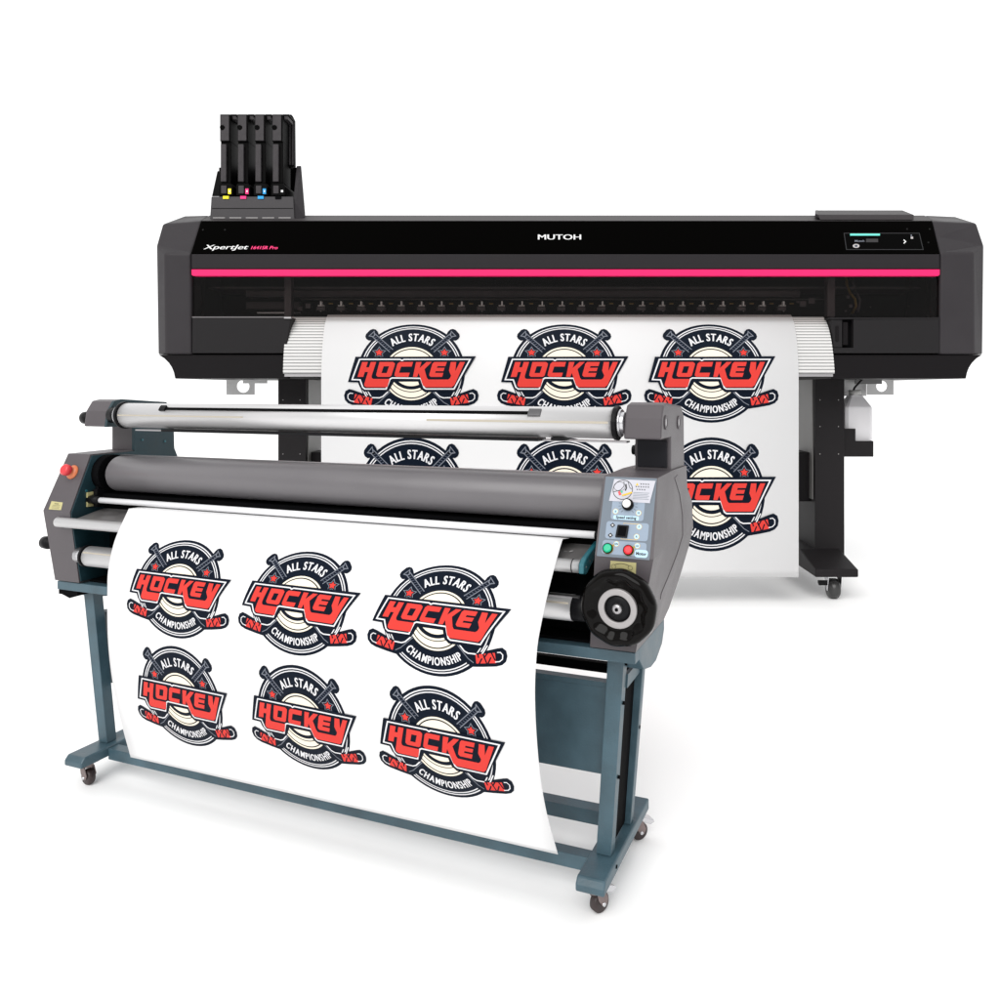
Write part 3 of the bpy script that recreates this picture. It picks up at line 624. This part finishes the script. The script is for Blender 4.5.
# interior
b = MB(); fbox(b, 192, 940, 276, 330, 4.78, 4.84, INT); pb(b, 'interior_back')
b = MB(); b.box(xl+.01, xr-.01, 4.5, 4.78, Z(288.5, 4.5), Z(286.8, 4.5), INTB); fbox(b, 246, 800, 290.5, 296.8, 4.55, 4.65, INTB); fbox(b, 246, 300, 302, 309, 4.55, 4.6, M('interior_plum', (.035, .022, .026), .5))
fbox(b, 300, 830, 298.8, 299.6, 4.53, 4.55, M('rail_dull', (.06, .05, .05), .4)); pb(b, 'carriage_beam')
b = MB(); fbox(b, 257, 300, 312.2, 313.4, 4.50, 4.52, ALUD); pb(b, 'guide_rail')
for x0, x1 in ((284, 291.3), (827.4, 835.2)):
    b = MB(); fbox(b, x0, x1, 276.5, 317, 4.40, 4.45, INTB); pb(b, 'window_post', bevel=.003)
# cables and fittings on the right, inside
b = MB(); b.tube([at(846, 277, 4.5), at(847, 285, 4.5), at(850, 293, 4.5), at(855, 299, 4.48), at(856, 306, 4.5), at(852, 314, 4.5)], .008, GOLD)
b.tube([at(852, 277, 4.52), at(855, 290, 4.52), at(860, 300, 4.5), at(858, 312, 4.5)], .007, INTB); pb(b, 'ink_line')
b = MB()
for x, y, s_ in ((854, 287, 1.2), (848, 297, 1.6), (851, 306, 1.5), (846, 311, 1), (858, 309, 1), (871, 307, .5), (909, 306, .5), (936, 314, .7), (193.5, 313, .9), (196, 316, .8), (928, 315, .6), (812, 301, 3), (803, 304, 3), (798, 302, 1.2), (308, 306, 2.5), (300, 309, 2)):
    fbox(b, x-s_, x+s_, y-s_, y+s_*.8, 4.46, 4.47, INTB)
pb(b, 'fitting')
# platen: curved cream ends, media bed under the paper.  Same curved profile as the paper.
YC = 381.0; PD0 = 4.262; TH0 = 1.38
AZ = .372; AD = .165
_tab = []; _s = 0; _p = None
for i in range(401):
    th = TH0*(1-i/400); q = (PD0+AD-AD*math.cos(th), Z(YC, PD0)+AZ*math.sin(th))
    if _p: _s += math.hypot(q[0]-_p[0], q[1]-_p[1])
    _tab.append((_s, q)); _p = q
S_ARC = _s
def media(s_):      # arc length down from the crest -> (y, z)
    if s_ >= S_ARC: return PD0, Z(YC, PD0)-(s_-S_ARC)
    s_ = max(0, s_); k = int(s_/S_ARC*400); k = min(max(k-40, 0), 399)
    while k < 399 and _tab[k+1][0] < s_: k += 1
    a, b_ = _tab[k], _tab[k+1]; t = (s_-a[0])/(b_[0]-a[0])
    return a[1][0]+(b_[1][0]-a[1][0])*t, a[1][1]+(b_[1][1]-a[1][1])*t
def s_at(py):       # arc length of the point seen at elevation py
    lo, hi = 0, 2
    for _ in range(50):
        m_ = (lo+hi)/2; D, z = media(m_)
        if 390-(z-HC)*800/D < py: lo = m_
        else: hi = m_
    return lo
def bed(t, off=0):
    D, z = media(t); D2, z2 = media(t+.004); n = Vector((D2-D, z2-z)).normalized(); return D-n.y*(-1)*0 + (-off)*1.0*abs(n.y), z + off*abs(n.x)
def platen(x0, x1, xb0, xb1):
    b = MB(); L_ = s_at(373.8); loops = []; mats = []; nr = 20
    for r in range(nr):
        for f_, rib, m in ((0, 0, PLAT), (.62, 0, PLAT), (.66, -.003, PLATL), (.97, -.003, PLATL)):
            t = .004+(L_-.006)*(r+f_)/nr; D, z = bed(t, -.012+rib); q = t/L_
            loops.append([(X(lerp(x0, xb0, q**.6), 4.3), D, z), (X(lerp(x1, xb1, q**.6), 4.3), D, z)]); mats.append(PLATL if f_ >= .62 else PLAT)
    for a_, c_, m in zip(loops, loops[1:], mats): b.loft([a_, c_], m, caps=False, closed=False)
    bmesh.ops.remove_doubles(b.bm, verts=b.bm.verts, dist=1e-5)
    o = pb(b, 'platen')
    b = MB(); fbox(b, min(xb0, xb1), max(xb0, xb1), 374.0, 376.6, 4.283, 4.32, ALUD); pb(b, 'platen_trim', o)
platen(284, 330, 284.5, 330); platen(785, 829.5, 785, 833)
b = MB()
for i in range(1, 25):
    pass
b = MB(); b.box(X(330), X(785), 4.31, 4.8, Z(377), Z(376), PB2); b.box(X(300, 4.75), X(820, 4.75), 4.55, 4.8, Z(330, 4.6), Z(318.5, 4.55), INTB); pb(b, 'media_bed')
# pinch rollers
b0 = None
for i in range(24):
    if i == 0:
        b = MB(); x = 320.7; y = 305.5
        fbox(b, x-.6, x+.6, y-4.2, y, 4.43, 4.46, M('roller_pin', (.75, .74, .74), .4)); fbox(b, x-3, x+3, y-.6, y+.7, 4.44, 4.47, M('roller_bracket', (.42, .40, .39), .4));
        fbox(b, x-.4, x+.4, y+5.2, y+6, 4.43, 4.44, SILV); fbox(b, x-4, x+4, y+1.5, y+4.6, 4.45, 4.50, INTB)
        b0 = pb(b, 'pinch_roller'); b = MB(); fbox(b, x+8, x+12, y-2.4, y-1.4, 4.45, 4.46, GOLD); b1 = pb(b, 'brass_spring')
    else:
        for q_ in (b0, b1): c_ = q_.copy(); COL.objects.link(c_); c_.parent = pr; c_.location = q_.location + Vector((X(320.7+20.05*i, 4.45)-X(320.7, 4.45), 0, 0))
# writing on the cover
A = Art()
A.text('MUTOH', 559.5, 0, 7.2, M('logo_white', (.7, .7, .7), .4), 0, 0, 1.70, dup=.02)
A.build('cover_logo', lambda x, y, o: slope(x, 239.6-y, .0006+o), cover, loc=PO)
A = Art(); A.text('XpertJet', 203.5, 0, 6.3, M('logo_white', (.7, .7, .7), .4), 0, 0, 1.98, .35, align='LEFT', dup=.018)
A.text('1641SR Pro', 251.0, 0, 4.6, M('logo_pink', (.85, .015, .16), .4), 0, 0, 1.25, .35, align='LEFT', dup=.03)
A.build('model_lettering', lambda x, y, o: slope(x, 249.3-y, .0006+o), cover, loc=PO)
# operator display
A = Art()
A.poly([(843.6, 233), (919.5, 233), (923.6, 250), (846, 250)], M('display_edge', (.03, .03, .032), .4, spec=.05), 0)
A.poly([(844.5, 233.7), (918.8, 233.7), (922.6, 249.3), (846.8, 249.3)], M('display_black', (.0006, .0006, .0006), .15, spec=.03), 1)
A.poly([(850, 233.9), (879.8, 233.9), (879.8, 235.8), (850, 235.8)], GLOW, 2)
A.poly([(866, 239), (878, 239), (878, 242.4), (866, 242.4)], M('display_dim', (.012, .011, .013), .4), 2)
A.poly(A.ell(856, 246.1, 3.4, 2.0, 24), M('display_icon', (.40, .38, .38), .4), 2); A.poly(A.ell(856, 246.1, 1.5, 1.1, 16), EDG, 3)
A.line([(903.6, 240), (905.6, 241.8), (903.6, 243.6)], .9, WH, 2); A.poly([(910.6, 236.9), (913, 236.9), (913, 239), (910.6, 239)], M('display_icon', (.4, .38, .38), .4), 2); A.poly(A.ell(911.2, 235.6, .7, .8, 10), EGR, 2)
for x, y in ((907, 229.2), (929.5, 229.2), (928.2, 242.6), (203, 230), (225, 230)): A.poly(A.ell(x, y, .9, .8, 10), M('cover_screw', (.012, .012, .012), .4, spec=.05), 2)
A.build('operator_display', lambda x, y, o: slope(x, y, .0008+o), cover, loc=PO)
A = Art(); A.text('Mutoh', 854.5, 0, 2.9, EGR, 0, .01, 1.3, .1, align='LEFT'); A.build('display_text', lambda x, y, o: slope(x, 242.2-y, .0022+o), cover, loc=PO)

# legs, feet, casters
def leg_p(x0, x1, inner):
    b = MB(); fbox(b, x0, x1, 379, 555, 4.60, 4.92, LEGM)
    o = pb(b, 'leg', bevel=.003)
    b = MB(); xi = X(inner, 4.60); s_ = -1 if inner < 540 else 1
    sgn = 1 if inner < 540 else -1
    b.box(min(xi, xi+sgn*.006), max(xi, xi+sgn*.006), 4.63, 4.90, Z(500, 4.6), Z(379.5, 4.6), LEGS); pb(b, 'leg_side_plate', o)
    b = MB()
    for px in (x0+5, x1-6):
        for py in (400, 426.5, 454): b.cyl(at(px, py, 4.604), at(px, py, 4.597), .0028, SILV, 8)
    pb(b, 'screw', o)
    return o
leg_p(278, 306, 306); leg_p(815, 844.5, 815)
b = MB(); b.box(X(306, 4.7)+.01, X(815, 4.7)-.01, 4.68, 4.86, Z(501, 4.7), Z(452, 4.7), PB2); pb(b, 'crossbeam', bevel=.004)
def foot_p(s_):
    mir = (lambda x: x) if s_ > 0 else (lambda x: 1122-x)
    Pf = lambda x, y, D: at(mir(x), y, D)
    b = MB()
    zt0 = Z(569.5, 4.33); zt1 = Z(549, 4.6); zb = Z(577.5, 4.33)
    xa, xb_ = X(mir(815.5), 4.33), X(mir(858.7), 4.33)
    fl = 1 if s_ > 0 else -1
    # shaft of the foot from front to back; slightly narrower towards the back, rising under the leg
    st = [(4.33, zt0, 0), (4.36, zt0+.006, 0), (4.60, zt1, 0), (4.92, zt1, 0), (5.10, zt0+.01, 0), (5.38, zt0-.01, 0)]
    loops = [[(xa, D, zb), (xb_, D, zb), (xb_, D, zt), (xa, D, zt)] for D, zt, _ in st]
    b.loft(loops, LEGM); o = pb(b, 'foot', bevel=.008, seg=3)
    for D in (4.42, 5.30):
        cx = X(mir(837), 4.36); b = MB(); zc = .055
        b.box(cx-.05, cx+.05, D-.05, D+.05, zb-.008, zb-.0005, CHROME)
        for q in (-.028-.010, .028+.004): b.prism([(-.035, zb-.008), (.03, zb-.008), (.018, .045), (-.002, .045)], lambda a, z: (cx+q, D-a, z), lambda a, z: (cx+q+.006, D-a, z), CHROME if q < 0 else BLK)
        b.prism([(-.02, .10), (.0, .10), (.0, .075), (-.02, .085)], lambda a, z: (cx-.085, D-.02-a, z), lambda a, z: (cx-.036, D-.02-a, z), BLK)
        c_ = pb(b, 'caster', bevel=.002)
        b = MB(); b.lathe((cx-.030, D, zc), (1, 0, 0), [(.02, 0), (.045, .002), (.055, .012), (.055, .048), (.045, .058), (.02, .060)], M('caster_tyre', (.03, .03, .03), .35), 32); pb(b, 'wheel', c_)
foot_p(1); foot_p(-1)
# waste bottle with tray and bracket
b = MB(); D = 4.70
b.loft([[at(x, y, 4.645) for x, y in ((843.4, 428.6), (855.6, 428.6), (855.6, 441), (873.6, 441), (873.6, 456.8), (843.4, 456.8))], [Vector((X(x, 4.645), 4.655, Z(y, 4.645))) for x, y in ((843.4, 428.6), (855.6, 428.6), (855.6, 441), (873.6, 441), (873.6, 456.8), (843.4, 456.8))]], LEGM)
b.box(X(845, 4.655), X(873.5, 4.645), 4.656, 4.88, Z(456.7, 4.645), Z(455.5, 4.645), LEGM); b.box(X(873, 4.645), X(873.6, 4.645), 4.656, 4.88, Z(455.4, 4.645), Z(441, 4.645), LEGM); pb(b, 'bottle_tray', bevel=.002)
wb = empty('waste_ink_bottle', Vector((X(858, D), D+.06, Z(455, 4.7))), 0, 'translucent white waste ink bottle in the black tray beside the right leg of the printer', 'bottle')
bo = Vector(wb.location)
b = MB(); loops = []
for y, hw_, hd_ in ((455, 13.8, .070), (409, 13.8, .070), (407, 13.5, .069), (396.5, 6.6, .036), (395, 6.2, .034)):
    cx = X(858.6, 4.7); hx = hw_/800*4.7; z = Z(y, 4.66); r = .45
    loops.append([(cx+sx_*hx*(1 if k_ else 1-r*.5), D+.06+sy_*hd_*((1-r*.35) if k_ else 1), z) for sx_, sy_, k_ in ((-1, -1, 1), (-1, -1, 0), (1, -1, 0), (1, -1, 1), (1, 1, 1), (1, 1, 0), (-1, 1, 0), (-1, 1, 1))])
b.loft(loops, BOTT); b.build('bottle_body', wb, .004, off=bo)
b = MB(); b.lathe((X(858.6, 4.7), D+.06, Z(395.2, 4.66)), (0, 0, 1), [(.036, 0), (.036, .026), (.030, .030)], M('cap_grey', (.42, .42, .41), .45), 24); b.build('bottle_cap', wb, 0, off=bo)
b = MB(); b.tube([Vector((X(857, 4.7), D+.06, Z(392, 4.66))), Vector((X(858, 4.7), D+.05, Z(387.5, 4.66))), Vector((X(862, 4.7), D+.04, Z(382.5, 4.66))), Vector((X(867, 4.7), D+.04, Z(377, 4.66)))], .006, BLK); b.build('waste_hose', pr, 0, off=PO)
def bracket(P, hx, hy, hr, D):
    b = MB(); n = 28
    hole = [(hx+hr*math.cos(2*math.pi*i/n), hy+hr*math.sin(2*math.pi*i/n)) for i in range(n)]
    tri = tessellate_polygon([[Vector((x, y, 0)) for x, y in P], [Vector((x, y, 0)) for x, y in hole[::-1]]]); pts = list(P)+hole[::-1]
    for t in tri: b.face([at(*pts[i], D) for i in t], BRKT)
    bmesh.ops.remove_doubles(b.bm, verts=b.bm.verts, dist=1e-5)
    o = pb(b, 'mounting_bracket'); s_ = o.modifiers.new('thick', 'SOLIDIFY'); s_.thickness = .006; s_.offset = 0; return o
bracket([(867, 378.5), (893.4, 378.5), (893.4, 394.8), (867, 394.8)], 882, 382, 7.3, 4.80) if False else None
bracket([(867, 379.5), (893.4, 379.5), (893.4, 394.8), (867, 394.8)], 881.6, 386.2, 5.6, 4.80)
b = MB(); b.box(X(844, 4.86), X(866.4, 4.86), 4.86, 4.866, Z(396, 4.86), Z(379, 4.86), BRKT); fbox(b, 855, 882, 379.2, 384, 4.79, 4.796, M('bracket_dark', (.12, .12, .12), .5)); pb(b, 'mounting_bracket')
bracket([(226.6, 379.5), (254.6, 379.5), (254.6, 394.8), (226.6, 394.8)], 243.2, 386.4, 6.4, 4.80)
b = MB(); fbox(b, 243, 267, 379.8, 383.4, 4.79, 4.796, BRKT); pb(b, 'bracket_arm')

# ink tower
DT = 4.55
b = MB(); b.loft([[at(210, 219.5, DT-.03), at(294.8, 219.5, DT-.03), at(293.4, 196.6, DT), at(211.5, 196.6, DT)], [at(210, 219.5, DT+.1), at(294.8, 219.5, DT+.1), at(293.4, 196.6, DT+.1), at(211.5, 196.6, DT+.1)]], M('tower_grey', (.040, .037, .040), .5, spec=.2, bump=.2, bscale=300))
b.loft([[at(211.6, 196.4, DT+.101), at(217.2, 171, DT+.13), at(221, 171, DT+.13), at(223, 196.4, DT+.101)], [at(213.6, 196.4, DT+.13), at(219, 171, DT+.16), at(223, 171, DT+.16), at(225, 196.4, DT+.13)]], TANKD)
b.loft([[at(293.6, 196.6, DT+.01), at(296.6, 166, DT+.16), at(296.8, 166, DT+.20), at(295.8, 219, DT+.20), at(294.8, 219.5, DT-.02)], [at(297, 205, DT+.01), at(301.2, 165.8, DT+.16), at(301.2, 165.8, DT+.20), at(305.3, 214, DT+.2), at(305.5, 217.5, DT+.02)]], PB)
tower = pb(b, 'ink_station', bevel=.004)
b = MB(); b.box(X(219, DT+.3), X(299.5, DT+.3), DT+.30, DT+.34, Z(215, DT+.3), Z(167.5, DT+.3), TANKD); b.box(X(214, DT+.12), X(296, DT+.3), DT+.101, DT+.34, Z(219, DT), Z(199, DT), TANKD); pb(b, 'station_back', tower)
A = Art()
for i in range(5): A.line([(213+16.4*i, 217.8), (225+16.4*i, 217.8)], .9, M('edge_glint', (.25, .24, .24), .4), 0)  # pale dashes: glints painted along the bottom edge
A.line([(212, 208.3), (293, 208.3)], .5, TANKD, 0)
A.build('seam_and_glints', lambda x, y, o: at(x, y, DT-.03+.03*(219.5-y)/22.9-.002-o), tower, loc=PO)
b = MB()
for i, m in enumerate((YE, MG, CY, BLKM)):
    x = 223+17.4*i; b.box(X(x, DT-.006), X(x+5.8, DT-.006), DT-.008, DT+.02, Z(199.2, DT), Z(196.3, DT), m)
pb(b, 'slot_marker', tower)
# cartridges: four, each a thing
names = [('yellow', YE, 'leftmost'), ('magenta', MG, 'second'), ('cyan', CY, 'third'), ('black', WH, 'rightmost')]
lbl = ['tall black ink cartridge with the yellow chip in the ink tower', 'tall black ink cartridge with the magenta chip in the ink tower', 'tall black ink cartridge with the cyan chip in the ink tower', 'tall black ink cartridge with the white-dotted black chip in the ink tower']
def cartridge(px, i, m):
    DD = DT+.03; o = empty('ink_cartridge', Vector((X(px+6, DD), DD+.1, Z(196, DT))), 0, lbl[i], 'ink cartridge', 'ink cartridges standing in the ink tower')
    of = Vector(o.location); bld = lambda mb, n, p=o, bv=0: mb.build(n, p, bv, off=of)
    b = MB(); fbox(b, px, px+10.5, 114.2, 141.2, DD, DD+.15, TANKD); fbox(b, px+.4, px+9, 115.4, 140.6, DD-.006, DD-.0005, TANKF); bld(b, 'bottle_top', bv=.004)
    b = MB(); b.cyl(at(px+2.4, 127.5, DD-.012), at(px+2.4, 127.5, DD-.005), .014, TANKD, 16); fbox(b, px+11.2, px+16, 116.2, 119.5, DD+.03, DD+.12, TANKF); fbox(b, px+10.6, px+17, 114.2, 115.9, DD+.03, DD+.14, TANKD); bld(b, 'top_catch', bv=.001)
    b = MB(); fbox(b, px+.8, px+11, 141.3, 183, DD+.012, DD+.15, TANKD); bld(b, 'bottle_body', bv=.003)
    b = MB(); fbox(b, px+.6, px+6.2, 144, 181.5, DD-.004, DD+.0115, TANKF); bld(b, 'front_rib', bv=.003)
    b = MB(); b.prism([(px-1.2, 185), (px+.5, 183.2), (px+11, 183.2), (px+12.8, 186.5), (px+12.8, 195.6), (px-1.2, 195.6)], lambda x, y: at(x, y, DD-.012), lambda x, y: Vector((X(x, DD-.012), DD+.2, Z(y, DD-.012))), TANKD); cn = bld(b, 'connector', bv=.003)
    b = MB(); fbox(b, px+1, px+6.5, 185.5, 193.5, DD-.018, DD-.0125, TANKF); bld(b, 'latch', cn, .003)
    if i < 3:
        b = MB(); fbox(b, px+8, px+11.2, 188.6, 194, DD-.0145, DD-.0125, m); fbox(b, px+9, px+10.4, 190.4, 192, DD-.016, DD-.0146, WH); bld(b, 'chip', cn)
    else:
        b = MB(); fbox(b, px+8.8, px+11, 190, 192.2, DD-.0145, DD-.0125, m); bld(b, 'chip', cn)
    return o
for i in range(4): cartridge(219.9+17.4*i, i, names[i][1])
b = MB(); b.prism([(283, 114.4), (291.4, 114.4), (294, 119.8), (294.4, 166), (285, 170), (283, 170)], lambda x, y: at(x, y, DT+.16), lambda x, y: Vector((X(x, DT+.16), DT+.19, Z(y, DT+.16))), TANKD)
fbox(b, 286.5, 290.5, 120, 165, DT+.155, DT+.1595, TANKF); fbox(b, 291.6, 293.4, 121, 165, DT+.155, DT+.1595, TANKF); pb(b, 'rear_bottle_guard', tower, .004)

# ---- printed media hanging from the printer
md = empty('printed_media_sheet', PO, 0, 'white paper with hockey badges hanging straight down from the black printer', 'printed sheet')
s_end = s_at(577.3)
xL, xR = X(321.3, PD0), X(798.6, PD0)
b = MB(); rows = []
for j in range(-6, 64):
    s_ = (j*.012 if j < 40 else 40*.012+(s_end-.48)*(j-39)/24)
    if j < 0:
        y0_, z0_ = media(0); rows.append([(xL, y0_-j*.045, z0_+.0-abs(j)*.012), (xR, y0_-j*.045, z0_-abs(j)*.012)]); continue
    y_, z_ = media(s_); rows.append([(xL, y_, z_), (xR, y_, z_)])
b.loft(rows, PAPER2, caps=False, smooth=True, closed=False); o = pb(b, 'paper', md); s2 = o.modifiers.new('thick', 'SOLIDIFY'); s2.thickness = .0012; s2.offset = 0
def media_fn(cx, cs, R, Ry):
    def fn(x, y, o):
        s_ = cs-y*Ry; y_, z_ = media(s_); y2, z2 = media(s_+.002); t = Vector((0, y2-y_, z2-z_)).normalized(); n = Vector((0, t.z, -t.y))
        return Vector((cx+x*R, y_, z_)) + n*(o+.0012)
    return fn
k_ = PD0/800; RR = 57*k_

cs2 = s_at(494.3); sa, sb = s_at(324.6), s_at(422.7); cs1 = (sa+sb)/2; RY1 = (sb-sa)/2
proto = {}
for row, cs in enumerate((cs1, cs2)):
    for i, px in enumerate((411.4, 564.3, 711.3)):
        cx = X(px, PD0)
        if i == 0:
            ob = BADGE.build('hockey_badge', media_fn(cx, cs, RR, RY1 if row == 0 else RR), md, off=.0005, cuts=(-1.2, 1.2, 2, -1, 1, 24), loc=PO); proto[row] = (ob, cx)
        else:
            ob = proto[row][0].copy(); COL.objects.link(ob); ob.parent = md; ob.location = (cx-proto[row][1], 0, 0)

# ---- every separate piece of a mesh becomes a part of its own
def split_pieces(o):
    me = o.data; nv = len(me.vertices); par = list(range(nv))
    def f(a):
        while par[a] != a: par[a] = par[par[a]]; a = par[a]
        return a
    for e in me.edges:
        a, b_ = f(e.vertices[0]), f(e.vertices[1])
        if a != b_: par[a] = b_
    isl = {}
    for i in range(nv): isl.setdefault(f(i), []).append(i)
    L = list(isl.values())
    if len(L) < 2 or len(L) > 80: return
    bb = [(Vector([min(me.vertices[i].co[k] for i in l) for k in range(3)]), Vector([max(me.vertices[i].co[k] for i in l) for k in range(3)])) for l in L]
    cl = list(range(len(L)))
    def g_(a):
        while cl[a] != a: a = cl[a]
        return a
    for a in range(len(L)):
        for c in range(a+1, len(L)):
            gap = Vector([max(0, bb[a][0][k]-bb[c][1][k], bb[c][0][k]-bb[a][1][k]) for k in range(3)]).length
            size = max(max(bb[a][1]-bb[a][0]), max(bb[c][1]-bb[c][0]))
            if gap <= max(.02, .5*size)*.98: cl[g_(a)] = g_(c)
    groups = {}
    for a in range(len(L)): groups.setdefault(g_(a), []).extend(L[a])
    if len(groups) < 2: return
    gs = list(groups.values())
    for q, idx in enumerate(gs):
        keep = set(idx); bm = bmesh.new(); bm.from_mesh(me); bm.verts.ensure_lookup_table()
        bmesh.ops.delete(bm, geom=[v for v in bm.verts if v.index not in keep], context='VERTS')
        m2 = bpy.data.meshes.new(me.name); bm.to_mesh(m2); bm.free()
        for m in me.materials: m2.materials.append(m)
        if q == 0: first = m2; continue
        c = o.copy(); c.data = m2; COL.objects.link(c)
    o.data = first
NOSPLIT = ('hockey_badge', 'cover_logo', 'model_lettering', 'operator_display', 'control_panel', 'display_text', 'rating_label', 'diagram_label', 'pinch_roller')
for o in list(COL.objects):
    if o.type == 'MESH' and o.parent and not o.name.split('.')[0] in NOSPLIT: split_pieces(o)
